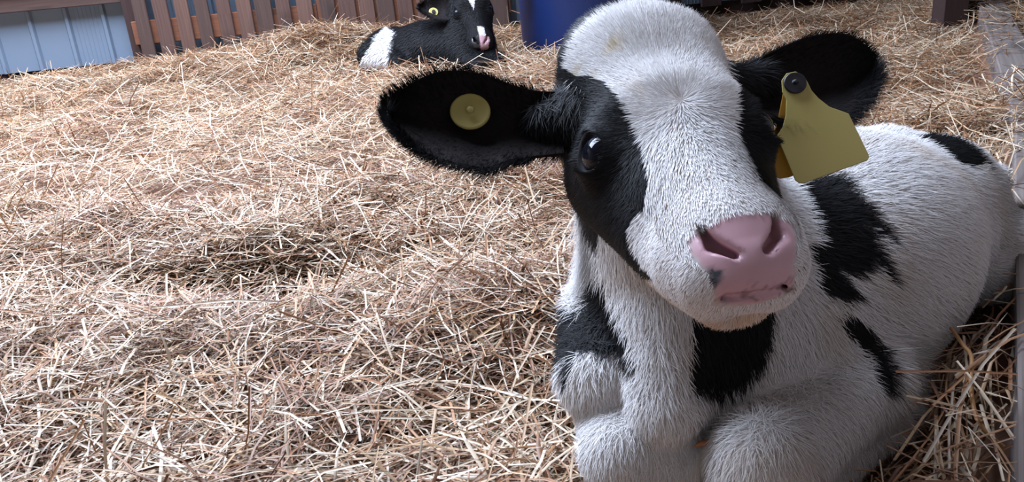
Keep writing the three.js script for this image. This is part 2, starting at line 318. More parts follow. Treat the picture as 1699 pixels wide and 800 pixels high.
function earFur(coat, ear, count, long, wide, rim, colors) {
  for (let k = 0; k < count; k++) {
    const s = Math.pow(rnd(), 0.9), t = rnd() * 2 - 1, front = rnd() < 0.5, n = ear.normal(s, t); if (front) n.negate();
    const p = earPoint(ear, s, t).addScaledVector(n, 0.002), edge = Math.abs(t);
    const out = earPoint(ear, s, Math.min(1, t + 0.05)).sub(earPoint(ear, s, Math.max(-1, t - 0.05))).normalize().multiplyScalar(Math.sign(t) * edge);
    const way = ear.along.clone().multiplyScalar(0.75).add(out).add(V(gauss(), gauss(), gauss()).multiplyScalar(0.12));
    coat.hair(p, n, way, long * (front ? 0.55 : 1) * (0.7 + rnd() * 0.6), wide, 0.25 + 0.2 * rnd(), colors());
  }
  for (let k = 0; k < rim; k++) {                                                // the fringe along the edge
    const s = 0.12 + 0.88 * rnd(), t = rnd() < 0.78 ? 1 : -1, p = earPoint(ear, s, t * 0.995), n = ear.normal(s, t * 0.9);
    const out = earPoint(ear, s, t).sub(earPoint(ear, s, t * 0.85)).normalize();
    const way = out.addScaledVector(ear.along, 0.5 + smooth(0.8, 1, s)).add(V(gauss(), gauss() - 0.15, gauss()).multiplyScalar(0.22));
    const len = (t > 0 ? 1.75 : 0.7) * long * (0.5 + rnd());
    coat.hair(p.addScaledVector(out.normalize(), -0.004), n, way, len, wide, gauss() * 0.15, colors());
  }
}
function buttonGeometry(r) {                                                    // a round ear tag with a rim and a raised boss
  const g = new THREE.LatheGeometry([[0, 0.0062], [0.0026, 0.0060], [0.0034, 0.0050], [0.0036, 0.0026], [0.0060, 0.0022], [0.0130, 0.0020], [0.0150, 0.0026], [0.0168, 0.0024], [0.0175, 0.0012], [0.0170, 0], [0, -0.0004]].map(([x, y]) => new THREE.Vector2(x * r / 0.0175, y)), 40);
  g.rotateX(Math.PI / 2); return g;
}
// one calf: skin of body, head and ears, coat, eyes; everything but the place is in `c`
function makeCalf(c) {
  const root = new THREE.Group(); root.position.set(...c.base);
  const local = new THREE.Matrix4().makeTranslation(-c.base[0], -c.base[1], -c.base[2]);
  const bodyFn = (x, y, z) => field(c.bones, x, y, z);
  const trunk = skin(bodyFn, ...bounds(c.bones, 0.03), c.cell[0]), head = skin(headField, ...bounds(HEAD, 0.012), c.cell[1]);
  const F = c.frame;
  // skin colours, then fur, in world places
  const headColor = (l, f, n) => {
    if (c.headBlack(l, f, n) && (bare(l, f, n) < 0.5 || c.pink(l, f, n) < 0.5)) return [0.012, 0.011, 0.012];
    const b = c.pink(l, f, n) * bare(l, f, n), m = smooth(0.004, 0.0005, field(MOUTH, l, f, n));
    const fresh = [0.54, 0.50, 0.48], mottle = 0.5 + 0.5 * noise.noise(l * 90, f * 90, n * 90 + 5);
    const pink = [0.53 + 0.06 * mottle, 0.31 + 0.05 * mottle, 0.345 + 0.05 * mottle];
    let col = fresh.map((v, k) => lerp(v, pink[k], b));
    if (c.marks) {                                                              // dark skin mark below the nostril, dirt on the lips, chin stained by milk
      const d = Math.hypot(l + 0.0241, f - 0.1708, n + 0.0254), mark = smooth(0.0085, 0.005, d + 0.003 * noise.noise(l * 400, f * 400, n * 400));
      col = col.map((v, k) => lerp(v, [0.035, 0.04, 0.055][k], mark));
      const low = smooth(0.010, 0.002, Math.abs(field(MOUTH, l, f, n))) * smooth(0.1, 0.3, noise.noise(l * 420, f * 420, n * 420) + 0.3 * noise.noise(l * 90, f * 90, n * 90)) * (l > -0.012 ? 1 : 0.25);
      col = col.map((v, k) => lerp(v, [0.20, 0.105, 0.075][k], low * 0.75));
    }
        return col;
  };
  paint(head, headColor);
  const q = c.hair, coat = new Coat(q.head + q.body + 2 * (q.ear + q.rim) + 6000);
  const whorl = [0, 0.018, 0.033];
  head.applyMatrix4(F.m);
  { const ix = head.index.array; if (F.flip) for (let i = 0; i < ix.length; i += 3) { const t = ix[i]; ix[i] = ix[i + 1]; ix[i + 1] = t; } }
  spread(head, q.head, (p, n) => {
    const h = F.into(p.x, p.y, p.z), l = h.x, f = h.y, m = h.z, a = Math.abs(l);
    const b = bare(l, f, m); if (b > 0.3 || Math.abs(field(MOUTH, l, f, m)) < 0.0035) return;
    const ed = Math.hypot(a - EYE[0] - 0.012, (f - EYE[1]) * 0.8, m - EYE[2] - 0.008); if (ed < 0.0178) return;
    if (bodyFn(p.x, p.y, p.z) < -0.012) return;
    const black = c.headBlack(l, f, m), chin = smooth(-0.06, -0.075, m) * smooth(0.06, 0.10, f);
    const near = Math.exp(-((l - whorl[0]) ** 2 + (f - whorl[1]) ** 2) / 0.0016);
    const dx = l - whorl[0], df = f - whorl[1], k = 1 / (Math.hypot(dx, df) + 1e-4);
    const way3 = [dx * k * 1.0 + 0.1 * Math.sign(l), df * k + 0.2 * clamp((f - 0.02) * 60, -1, 1), 0];
    if (m < -0.02) { way3[2] = -0.9; way3[1] = f > 0.05 ? -0.2 : -0.5; }
    const clump = noise.noise(l * 120, f * 120, m * 120), clump2 = noise.noise(l * 120 + 9, f * 120, m * 120);
    const way = F.l.clone().multiplyScalar(way3[0] + clump * 0.45 + gauss() * 0.10).addScaledVector(F.f, way3[1] + clump2 * 0.45 + gauss() * 0.10).addScaledVector(F.n, way3[2]);
    const poll = smooth(-0.06, -0.13, f), muz = smooth(0.06, 0.14, f);
    let len = q.long * lerp(lerp(0.62, 1.25, poll), 0.30, muz) * (0.7 + 0.6 * rnd()) * (1 + chin * 0.9);
    let col = black ? blackHair() : whiteHair();
    if (!black && c.stain) {
      const st = smooth(0.15, 0.5, noise.noise(l * 55 + 3, f * 55, 1.5) + 0.25) * smooth(0.03, 0.012, Math.hypot(l + 0.045, f + 0.075));
      const ch = chin * (0.55 + 0.45 * noise.noise(l * 80, f * 80, 2)), wy = 0.35 * smooth(0.15, 0.5, noise.noise(l * 60, f * 30, 7)) * smooth(0.05, 0.01, Math.abs(f - 0.01));
      col = [col[0] * (1 - 0.16 * st - 0.12 * ch - 0.1 * wy), col[1] * (1 - 0.28 * st - 0.38 * ch - 0.2 * wy), col[2] * (1 - 0.52 * st - 0.62 * ch - 0.34 * wy)];
      if (muz > 0.4 && noise.noise(l * 420, f * 420, m * 420) > 0.52) col = [0.22, 0.15, 0.10];              // specks of dirt round the muzzle
    }
    coat.hair(p, n, way, len, q.wide * (0.7 + 0.6 * rnd()), 0.12 + 0.22 * rnd() + near * 0.15 + poll * 0.12, col);
  });
  paint(trunk, (x, y, z) => c.bodyBlack(x, y, z) ? [0.012, 0.012, 0.013] : [0.54, 0.51, 0.49]);
  spread(trunk, q.body, (p, n) => {
    const h = F.into(p.x, p.y, p.z); if (headField(h.x, h.y, h.z) < -0.01) return;
    if (p.y < -0.03) return;
    const black = c.bodyBlack(p.x, p.y, p.z), fl = c.flow(p.x, p.y, p.z, n);
    const clump = noise.noise(p.x * 38, p.y * 38, p.z * 38), clump2 = noise.noise(p.x * 38 + 7, p.y * 38, p.z * 38);
    const way = fl.way.clone().add(V(clump * 0.2 + gauss() * 0.17, clump2 * 0.2 + gauss() * 0.17, 0.5 * clump * clump2 + gauss() * 0.17));
    let col = black ? blackHair() : whiteHair();
    if (!black && c.stain) { const d = smooth(0.1, 0.6, noise.noise(p.x * 14, p.y * 14, p.z * 14) + 0.15 * gauss()); col = [col[0] * (1 - 0.10 * d), col[1] * (1 - 0.16 * d), col[2] * (1 - 0.22 * d)]; }
    coat.hair(p, n, way, q.long * fl.long * (0.7 + 0.6 * rnd()), q.wide * (0.75 + 0.6 * rnd()) * Math.min(1.2, fl.long), 0.10 + 0.25 * rnd() + fl.lift, col);
  });
  const skins = [trunk, head];
  for (const ear of c.ears) {
    const g = earGeometry(ear); g.deleteAttribute('uv');
    paint(g, () => [0.014, 0.0105, 0.0105]); skins.push(g);
    earFur(coat, ear, q.ear, q.long * 0.9, q.wide * 0.8, q.rim, blackHair);
  }
  { // triangles of bare skin go to a slot of their own
    const p = head.attributes.position, ix = Array.from(head.index.array), dry = [], damp = [];
    for (let i = 0; i < ix.length; i += 3) { const h = F.into(p.getX(ix[i]), p.getY(ix[i]), p.getZ(ix[i])); (bare(h.x, h.y, h.z) > 0.5 ? damp : dry).push(ix[i], ix[i + 1], ix[i + 2]); }
    head.setIndex([...dry, ...damp]); c.damp = damp.length;
  }
  skins.splice(1, 1); skins.push(head);                                         // the head last, its damp triangles at the end
  const whole = mergeGeometries(skins); whole.clearGroups(); whole.addGroup(0, whole.index.count - c.damp, 0); whole.addGroup(whole.index.count - c.damp, c.damp, 1);
  const body = mesh('body', whole.applyMatrix4(local), skinMaterial, root);
  body.userData.label = 'body, head and ears in one skin';
  c.tufts?.(coat, bodyFn);
  coat.build(root, 'short black and white hair', local);
  for (const s of [-1, 1]) {
    const e = mesh('eye', new THREE.SphereGeometry(0.0192, 32, 24), eyeMaterial, root);
    e.position.copy(F.out((EYE[0] - 0.001) * s, EYE[1], EYE[2] + 0.001)).sub(root.position); e.scale.set(1, 1, 1);
  }
  return root;
}
const turnTo = (z, y = V(0, 1, 0)) => { const x = new THREE.Vector3().crossVectors(y, z).normalize(); return new THREE.Matrix4().makeBasis(x, new THREE.Vector3().crossVectors(z, x), z); };

// a tuft: long loose hairs rooted on the skin round a place
function tuft(coat, fn, at, spreadX, spreadY, count, way, length, lift, color) {
  for (let k = 0; k < count; k++) {
    const p = V(at).add(V(gauss() * spreadX, gauss() * spreadY, gauss() * spreadX)), e = 0.004, n = V(0, 0, 0);
    for (let i = 0; i < 5; i++) {
      const d = fn(p.x, p.y, p.z); n.set(fn(p.x + e, p.y, p.z) - d, fn(p.x, p.y + e, p.z) - d, fn(p.x, p.y, p.z + e) - d).normalize(); p.addScaledVector(n, -d * 0.9);
    }
    const w = way.clone().add(V(gauss(), gauss(), gauss()).multiplyScalar(0.28));
    coat.hair(p, n, w, length * (0.5 + rnd()), 0.0005, lift + 0.35 * rnd(), color());
  }
}
const ELBOW = [0.388, 0.0602, -0.776], CHEEK = [0.075, 0.2123, -0.8344];
const penCalf = makeCalf({
  base: [0.3, 0, -0.9], bones: BODY, frame: face, ears: EARS, cell: [0.007, 0.0028],
  headBlack: penHead, bodyBlack: penBody, pink: () => 1, marks: true, stain: true,
  hair: { head: 110000, body: 165000, ear: 12000, rim: 2600, long: 0.0135, wide: 0.00056 },
  tufts: (coat, fn) => {
    tuft(coat, fn, [0.3933, 0.0694, -0.8117], 0.014, 0.014, 700, V(0.3, 0.5, 0.1), 0.030, 0.75, whiteHair);
    tuft(coat, fn, [0.3982, 0.0449, -0.7916], 0.012, 0.022, 1100, V(0.3, -0.4, 0.2), 0.030, 0.75, whiteHair);
    tuft(coat, fn, [0.0734, 0.2322, -0.8099], 0.010, 0.020, 1100, V(-0.15, -1, 0.1), 0.042, 0.25, whiteHair);
  },
  flow: (x, y, z, n) => {
    const front = smooth(-0.80, -0.70, z), way = V(S[0] * 0.8 * (1 - front), -0.75, S[1] * 0.8 * (1 - front) + 0.1 * front);
    let long = 1.25, lift = 0;
    const elbow = smooth(0.10, 0.02, Math.hypot(x - ELBOW[0], y - ELBOW[1], z - ELBOW[2])); if (elbow > 0) { way.add(V(0.9 * elbow, 0.15 * elbow, 0.2 * elbow)); long += 1.2 * elbow; lift += 0.35 * elbow; }
    const cheek = smooth(0.09, 0.03, Math.hypot(x - CHEEK[0], y - CHEEK[1], z - CHEEK[2])); if (cheek > 0) { long += 1.3 * cheek; lift += 0.15 * cheek; way.add(V(-0.2 * cheek, -0.3 * cheek, 0)); }
    if (y < 0.11) long *= 0.75;
    return { way, long, lift };
  },
});
add(penCalf, 'calf'); tag(penCalf, 'large black and white calf lying in front with pink muzzle and yellow flag ear tag', 'calf');

{ // ear tags: a yellow button in its right ear, a button with a hanging flag in its left
  const put = (o, m) => { o.applyMatrix4(m); o.position.sub(penCalf.position); return o; };
  const ear = EARS[0]; let best = [9];
  for (let s = 0; s <= 1; s += 0.01) for (let t = -1; t <= 1; t += 0.02) { const d = V(earPoint(ear, s, t).toArray()).distanceTo(V([-0.0306, 0.3859, -0.7564])); if (d < best[0]) best = [d, s, t]; }
  const n = ear.normal(best[1], best[2]).negate(), m = turnTo(n.clone().lerp(V(0, 0.78, 0.62).normalize(), 0.65).normalize());
  m.setPosition(earPoint(ear, best[1], best[2]).addScaledVector(n, 0.0115));
  put(mesh('ear_tag', buttonGeometry(0.0182), tagYellow, penCalf), m).userData.label = 'round yellow ear tag';
  const o = V([0.258, 0.3929, -0.7302]), ax = V([0.308, 0.3899, -0.7226]).sub(o).normalize(), ay = V([0.2668, 0.4402, -0.7612]).sub(o); ay.addScaledVector(ax, -ay.dot(ax)).normalize();
  const fm = new THREE.Matrix4().makeBasis(ax, ay, new THREE.Vector3().crossVectors(ax, ay)).setPosition(o);
  const plate = (pts) => { const u = 0.000525, s = new THREE.Shape(pts.map(([x, y]) => new THREE.Vector2(x * u, -y * u))); return new THREE.ExtrudeGeometry(s, { depth: 0.0010, bevelEnabled: true, bevelSize: 0.0005, bevelThickness: 0.0004, bevelSegments: 2 }); };
  const flagTag = new THREE.Group(); add(flagTag, 'ear_tag', penCalf); flagTag.userData.label = 'large yellow flag ear tag'; put(flagTag, fm);
  mesh('flag', plate([[20, -3], [26, 12], [37, 26], [54, 41], [72, 48], [84, 53], [112, 122], [113, 127], [110, 131], [10, 171], [4, 170.5], [-2, 166], [-29, 91], [-20, 76.5], [-14.5, 56], [-13, 28], [-19, 14], [-20, -6], [-12, -18], [2, -21], [14, -14]]), tagYellow, flagTag);
  const rear = mesh('rear_flag', plate([[-10, -10], [-26, 70], [-46, 93], [-31, 150], [-27, 154], [-22, 156.5], [-8, 154], [70, 120], [60, 60], [20, 0]]), tagOrange, flagTag); rear.position.z = -0.012;
  const cap = mesh('button', buttonGeometry(0.0098), tagBlack, flagTag); cap.position.z = 0.0018;
}

// ---------------------------------------------------------------- the second calf, far back by the fence
const farFace = new Frame([-0.1404, 0.2225, -3.3877], [-0.0036, 0.2248, -3.4099], [-0.0538, 0.1145, -3.2605]);
const farThroat = farFace.out(0, -0.06, -0.07).toArray(), farNape = farFace.out(0, -0.10, -0.03).toArray();
const FARBODY = bones([
  [[-0.1057, 0.0563, -3.4095], [-0.2705, 0.064, -3.5196], 0.105, 0.108, 0.06],
  [[-0.2705, 0.064, -3.5196], [-0.4484, 0.0591, -3.6248], 0.108, 0.092, 0.06],
  [[-0.1228, 0.0841, -3.4416], farNape, 0.095, 0.075, 0.06],
  [[-0.0873, 0.0674, -3.3709], farThroat, 0.075, 0.060, 0.05],
  [[-0.4434, 0.0646, -3.5841], [-0.4926, 0.0628, -3.5084], 0.088, 0.070, 0.04],
  [[-0.0536, 0.0455, -3.3411], [0.0049, 0.024, -3.2686], 0.050, 0.034, 0.03],
  [[-0.1133, 0.0393, -3.3388], [-0.0553, 0.0247, -3.226], 0.055, 0.036, 0.03],
  [[-0.4455, 0.0521, -3.4722], [-0.3817, 0.0373, -3.4237], 0.055, 0.035, 0.03],
]);
const farEars = [
  { rows: [[[-0.1363, 0.2594, -3.4554], [-0.1416, 0.1952, -3.4093]], [[-0.171, 0.2711, -3.4599], [-0.177, 0.1925, -3.3976]], [[-0.2037, 0.2783, -3.4626], [-0.2093, 0.1963, -3.3883]], [[-0.2342, 0.2772, -3.4515], [-0.2389, 0.2075, -3.3926]], [[-0.2587, 0.2703, -3.4488], [-0.2611, 0.2226, -3.3984]], [[-0.2756, 0.2593, -3.4339], [-0.2771, 0.2361, -3.4143]], [[-0.2835, 0.2511, -3.4307], [-0.2833, 0.2454, -3.4179]]], deep: 0.28 },
  { rows: [[[-0.0136, 0.3186, -3.5102], [-0.0051, 0.2567, -3.465]], [[0.0168, 0.3335, -3.5267], [0.0246, 0.2677, -3.4693]], [[0.0516, 0.3442, -3.5308], [0.0588, 0.2739, -3.4716]], [[0.0832, 0.3461, -3.5315], [0.0881, 0.2804, -3.4741]], [[0.1068, 0.3397, -3.529], [0.1111, 0.2912, -3.489]], [[0.1227, 0.3294, -3.5251], [0.125, 0.3073, -3.5059]], [[0.1315, 0.3196, -3.5213], [0.1304, 0.3136, -3.5083]]], deep: 0.28 },
];
const HAUNCH = [[-0.4371, 0.1656, -3.5586], [-0.4014, 0.1488, -3.5522], [-0.4138, 0.0966, -3.5321], [-0.4299, 0.0307, -3.5068], [-0.469, 0.0108, -3.4992], [-0.5604, 0.0414, -3.5109], [-0.5031, 0.0969, -3.5322], [-0.4717, 0.1407, -3.549]].map(([x, y]) => [x, y]);
const farCalf = makeCalf({
  base: [-0.2, 0, -3.4], bones: FARBODY, frame: farFace, ears: farEars, cell: [0.014, 0.005],
  headBlack: (l, f, n) => !((Math.abs(l + 0.004) < clamp((0.03 - f) * 0.34, 0, 0.036) && n > -0.01) || (f > 0.105 && l > -0.004 && l < 0.022)),
  bodyBlack: (x, y, z) => !inside(HAUNCH, x, y),
  pink: (l) => l > -0.006 ? 1 : 0, marks: false, stain: false,
  hair: { head: 9000, body: 22000, ear: 1800, rim: 250, long: 0.016, wide: 0.0018 },
  flow: () => ({ way: V(-0.6, -0.6, -0.1), long: 1.2, lift: 0 }),
});
add(farCalf, 'calf'); tag(farCalf, 'mostly black calf lying by the wooden fence far back with white haunch patch', 'calf');
{
  const n = farEars[0].normal(0.45, 0.1).negate(), m = turnTo(n.clone().lerp(V(0, 0.2, 1), 0.5).normalize()); m.setPosition(earPoint(farEars[0], 0.45, 0.1).addScaledVector(n, 0.006));
  const t = new THREE.Group(); add(t, 'ear_tag', farCalf); t.applyMatrix4(m); t.position.sub(farCalf.position); t.userData.label = 'round yellow ear tag with black centre';
  mesh('disc', buttonGeometry(0.0185), tagYellow, t);
  const pin = mesh('pin', new THREE.CylinderGeometry(0.007, 0.008, 0.005, 20).rotateX(Math.PI / 2), tagBlack, t); pin.position.z = 0.005;
}

// ---------------------------------------------------------------- textures: grain and fine relief
function grain(w, h, fn, srgb = true) {
  const d = new Uint8Array(w * h * 4);
  for (let y = 0; y < h; y++) for (let x = 0; x < w; x++) { const c = fn(x / w, y / h); d.set([c[0] * 255, c[1] * 255, c[2] * 255, 255].map((v) => clamp(v, 0, 255)), 4 * (y * w + x)); }
  const t = new THREE.DataTexture(d, w, h); t.magFilter = THREE.LinearFilter; t.wrapS = t.wrapT = THREE.RepeatWrapping; if (srgb) t.colorSpace = THREE.SRGBColorSpace; t.needsUpdate = true; return t;
}
const woodTone = (a, b, off) => (u, v) => {                                     // grain runs along v
  const g = 0.5 + 0.5 * noise.noise(u * 34 + 1.4 * noise.noise(u * 3, v * 2.2, off), v * 2.5, off), f = 0.5 + 0.5 * noise.noise(u * 110, v * 7, off + 4), s = smooth(0.25, 0.6, noise.noise(u * 4, v * 3, off + 9));
  const k = clamp(0.55 * g + 0.35 * f); return [0, 1, 2].map((i) => lerp(a[i], b[i], k) * (1 - 0.25 * s));
};
const wood = [woodTone([0.25, 0.17, 0.145], [0.43, 0.32, 0.28], 1), woodTone([0.28, 0.19, 0.155], [0.49, 0.375, 0.325], 5), woodTone([0.22, 0.155, 0.135], [0.38, 0.29, 0.255], 12)]
  .map((fn) => new THREE.MeshStandardMaterial({ map: grain(128, 256, fn), roughness: 0.85 }));
const orangeWood = new THREE.MeshStandardMaterial({ map: grain(128, 256, woodTone([0.34, 0.20, 0.13], [0.55, 0.35, 0.24], 21)), roughness: 0.85 });
const darkWood = new THREE.MeshStandardMaterial({ map: grain(128, 256, woodTone([0.16, 0.10, 0.09], [0.28, 0.19, 0.17], 31)), roughness: 0.9 });
const greyWood = new THREE.MeshStandardMaterial({ map: grain(128, 512, woodTone([0.38, 0.34, 0.32], [0.60, 0.55, 0.52], 41)), roughness: 0.9 });

// a sawn board: chamfered, slightly bowed and uneven at the ends; length along y
function board(w, h, t, wobble = 0.002) {
  const c = Math.min(0.003, t / 5), s = new THREE.Shape([[-w / 2 + c, -t / 2], [w / 2 - c, -t / 2], [w / 2, -t / 2 + c], [w / 2, t / 2 - c], [w / 2 - c, t / 2], [-w / 2 + c, t / 2], [-w / 2, t / 2 - c], [-w / 2, -t / 2 + c]].map(([x, y]) => new THREE.Vector2(x, y)));
  const g = new THREE.ExtrudeGeometry(s, { depth: h, steps: 4, bevelEnabled: false }); g.rotateX(-Math.PI / 2);
  const p = g.attributes.position, uv = g.attributes.uv, k = rnd() * 50;
  for (let i = 0; i < p.count; i++) { const x = p.getX(i), y = p.getY(i); uv.setXY(i, (x + p.getZ(i)) * 4 + k, y * 1.2 + k); p.setX(i, x + wobble * noise.noise(y * 4, k, 1)); p.setZ(i, p.getZ(i) + wobble * noise.noise(y * 3, k, 7)); }
  g.computeVertexNormals(); return g;
}

// ---------------------------------------------------------------- the barn
const fenceZ = (x) => -4.0 - 0.12 * (x + 1.6), tilt = Math.atan(0.12);
const structure = (o) => { o.userData.kind = 'structure'; return o; };
const concrete = new THREE.MeshStandardMaterial({ map: grain(256, 256, (u, v) => { const k = 0.47 + 0.06 * noise.noise(u * 9, v * 9, 2) + 0.05 * noise.noise(u * 60, v * 60, 3); return [k, k * 0.98, k * 0.95]; }), roughness: 0.95 });
const slab = (w, h, d, x, y, z, m, name, parent = scene) => { const o = mesh(name, new THREE.BoxGeometry(w, h, d), m, parent); o.position.set(x, y, z); return o; };
structure(slab(8.4, 0.12, 8.4, -0.2, -0.16, -0.8, concrete, 'floor'));
const siding = new THREE.MeshStandardMaterial({ color: lin(0.16, 0.21, 0.275), roughness: 0.5, metalness: 0.05 });
const dullSiding = new THREE.MeshStandardMaterial({ color: lin(0.20, 0.17, 0.14), roughness: 0.8 });
{ // back wall of ribbed metal panels
  const wall = new THREE.Group(); add(wall, 'wall_back'); structure(wall); wall.position.set(-2.185, 0.055, fenceZ(-2.185) - 0.125); wall.rotation.y = tilt;
  const ribbed = (n, pitch) => {                                                  // a panel n ribs wide; every second flat carries two fine pencil lines
    const pts = [[0, 0]];
    for (let i = 0; i < n; i++) {
      const x = i * pitch;
      if (i % 2) for (let k = 1; k < 7; k++) { const q = x + k * (pitch - 0.03) / 7; pts.push([q - 0.003, 0], [q, 0.0016], [q + 0.003, 0]); }
      pts.push([x + pitch - 0.030, 0], [x + pitch - 0.022, 0.014], [x + pitch - 0.008, 0.014], [x + pitch, 0]);
    }
    const back = pts.slice().reverse().map(([x, z]) => [x, z - 0.004]);
    const g = new THREE.ExtrudeGeometry(new THREE.Shape([...pts, ...back].map(([x, z]) => new THREE.Vector2(x, -z))), { depth: 2.6, bevelEnabled: false });
    g.rotateX(-Math.PI / 2); return g;
  };
  const panel = ribbed(3, 0.162);
  for (let i = -4; i < 13; i++) mesh('siding_panel', panel, siding, wall).position.set(0.0 + i * 0.486 - 0.41, 0, 0.0);
  const rail = mesh('rail', board(0.085, 2.2, 0.045), wood[2], wall); rail.rotation.z = Math.PI / 2; rail.position.set(0.55, 0.315, 0.045);
  const sill = mesh('rail', board(0.018, 1.75, 0.03), darkWood, wall); sill.rotation.z = Math.PI / 2; sill.position.set(0.55, 0.362, 0.075);
  const foot = mesh('sill', board(0.17, 7.9, 0.05), darkWood, wall); foot.rotation.z = Math.PI / 2; foot.position.set(6.0, -0.062, -0.035);  // dark board across the gap below the panels, keeps outside light out
  const post = mesh('post', board(0.075, 2.3, 0.07), darkWood, wall); post.position.set(0.535, -0.1, 0.052);
}
structure(slab(0.12, 2.8, 8, -4.1, 1.25, -0.8, dullSiding, 'wall_left'));
structure(slab(0.12, 2.8, 8, 3.7, 1.25, -0.8, dullSiding, 'wall_right'));
{ // unseen front wall behind the camera; doorway set left to light the calf's front
  const wall = new THREE.Group(); add(wall, 'wall_front'); structure(wall);
  slab(0.7, 2.8, 0.12, -3.75, 1.25, 3.1, dullSiding, 'pier', wall); slab(3.1, 2.8, 0.12, 2.15, 1.25, 3.1, dullSiding, 'pier', wall); slab(4.0, 0.4, 0.12, -1.4, 2.45, 3.1, dullSiding, 'lintel', wall);
}
{ // roof, with an unseen glowing panel placed to light straw and calves
  const roof = new THREE.Group(); add(roof, 'ceiling'); structure(roof);
  const [x, z, w, l, power] = UNSEEN_ROOF_LIGHTS[0], y = 2.68, x0 = -4.1, x1 = 3.7, z0 = -4.9, z1 = 3.1;
  slab(x - w / 2 - x0, 0.06, z1 - z0, (x - w / 2 + x0) / 2, y, (z0 + z1) / 2, dullSiding, 'roof_sheet', roof);
  slab(x1 - x - w / 2, 0.06, z1 - z0, (x + w / 2 + x1) / 2, y, (z0 + z1) / 2, dullSiding, 'roof_sheet', roof);
  slab(w, 0.06, z1 - z - l / 2, x, y, (z + l / 2 + z1) / 2, dullSiding, 'roof_sheet', roof);
  slab(w, 0.06, z - l / 2 - z0, x, y, (z - l / 2 + z0) / 2, dullSiding, 'roof_sheet', roof);
  const light = structure(slab(w, 0.02, l, x, y, z, new THREE.MeshStandardMaterial({ color: 0xdddddd, roughness: 0.8, emissive: lin(0.81, 0.935, 1.19), emissiveIntensity: 1.5 }), 'unseen_roof_light_1'));
  const glow = new THREE.RectAreaLight(lin(0.81, 0.935, 1.19), power, w, l); glow.position.set(x, y - 0.04, z); glow.lookAt(x, 0, z); scene.add(glow);
}

// ---------------------------------------------------------------- pallets used as a fence
function pallet(label, x0, widths, pitch, low, opts) {
  const g = new THREE.Group(); add(g, 'pallet'); tag(g, label, 'pallet', 'pallets of the back fence');
  g.position.set(x0, 0, fenceZ(x0)); g.rotation.y = tilt;
  const n = widths.length, len = pitch * n;
  widths.forEach((w, i) => { const o = mesh('slat', board(w, opts.height, 0.018, 0.004), opts.wood ?? wood[(i * 7 + 2) % 3], g); o.position.set(pitch * (i + 0.5) + (rnd() - 0.5) * 0.006, low + (rnd() - 0.5) * 0.012, 0); o.rotation.z = (rnd() - 0.5) * 0.03; });
  for (const [y, h, m] of opts.rails) { const o = mesh('rail', board(h, len + 0.02, 0.03), m, g); o.rotation.z = Math.PI / 2; o.position.set(len + 0.01, y, -0.026); }
  for (const [k, w] of opts.rear ?? []) { const o = mesh('rear_slat', board(w, opts.height, 0.016, 0.004), wood[k % 3], g); o.position.set(pitch * (k + 1), low, -0.052); }
  return g;
}
pallet('weathered brown wooden pallet leaning by the metal wall, leftmost of the fence', -1.635, [0.060, 0.066, 0.062, 0.060, 0.062, 0.066, 0.076, 0.064, 0.072], 0.0905, -0.02, { height: 1.0, rails: [[0.188, 0.105, orangeWood], [0.62, 0.10, wood[0]]] });
pallet('brown wooden pallet with close slats behind the lying black calf', -0.803, [0.070, 0.078, 0.072, 0.080, 0.070, 0.076, 0.074, 0.078, 0.074, 0.085], 0.0892, 0.03, { height: 1.0, rails: [[0.19, 0.15, orangeWood], [0.62, 0.10, wood[1]]], rear: [[0, 0.07], [1, 0.07], [2, 0.07], [3, 0.07], [4, 0.07], [5, 0.07], [6, 0.07], [7, 0.07], [8, 0.07]] });
pallet('dark pallet with wide gaps, its slat ends hanging over straw right of the blue barrel', 0.781, [0.105, 0.105, 0.106, 0.106, 0.106, 0.106], 0.2102, 0.048, { height: 1.0, wood: darkWood, rails: [[0.24, 0.10, darkWood], [0.62, 0.10, darkWood]] });

// ---------------------------------------------------------------- blue barrel
{
  const b = new THREE.Group(); add(b, 'barrel'); b.position.set(0.405, -0.01, -3.68); tag(b, 'blue plastic barrel standing in straw behind the front calf', 'barrel');
  const plastic = new THREE.MeshStandardMaterial({ color: lin(0.004, 0.016, 0.082), roughness: 0.42 });
  const prof = [[0, 0.012], [0.235, 0.012], [0.250, 0], [0.266, 0.004], [0.278, 0.022], [0.284, 0.05], [0.287, 0.10], [0.289, 0.20], [0.292, 0.29], [0.300, 0.305], [0.300, 0.325], [0.292, 0.34], [0.292, 0.56], [0.300, 0.575], [0.300, 0.595], [0.292, 0.61], [0.289, 0.78], [0.284, 0.85], [0.270, 0.875]];
  mesh('body', new THREE.LatheGeometry(prof.map(([x, y]) => new THREE.Vector2(x, y)), 72), plastic, b);
  mesh('rim', new THREE.LatheGeometry([[0.262, 0.868], [0.272, 0.866], [0.276, 0.88], [0.270, 0.895], [0.258, 0.893], [0.256, 0.88]].map(([x, y]) => new THREE.Vector2(x, y)), 72), plastic, b);
  mesh('lid', new THREE.LatheGeometry([[0, 0.872], [0.225, 0.872], [0.24, 0.866], [0.262, 0.882]].map(([x, y]) => new THREE.Vector2(x, y)), 72), plastic, b);
  for (const s of [-1, 1]) mesh('bung', new THREE.CylinderGeometry(0.03, 0.03, 0.02, 24), plastic, b).position.set(0.16 * s, 0.882, 0);
}

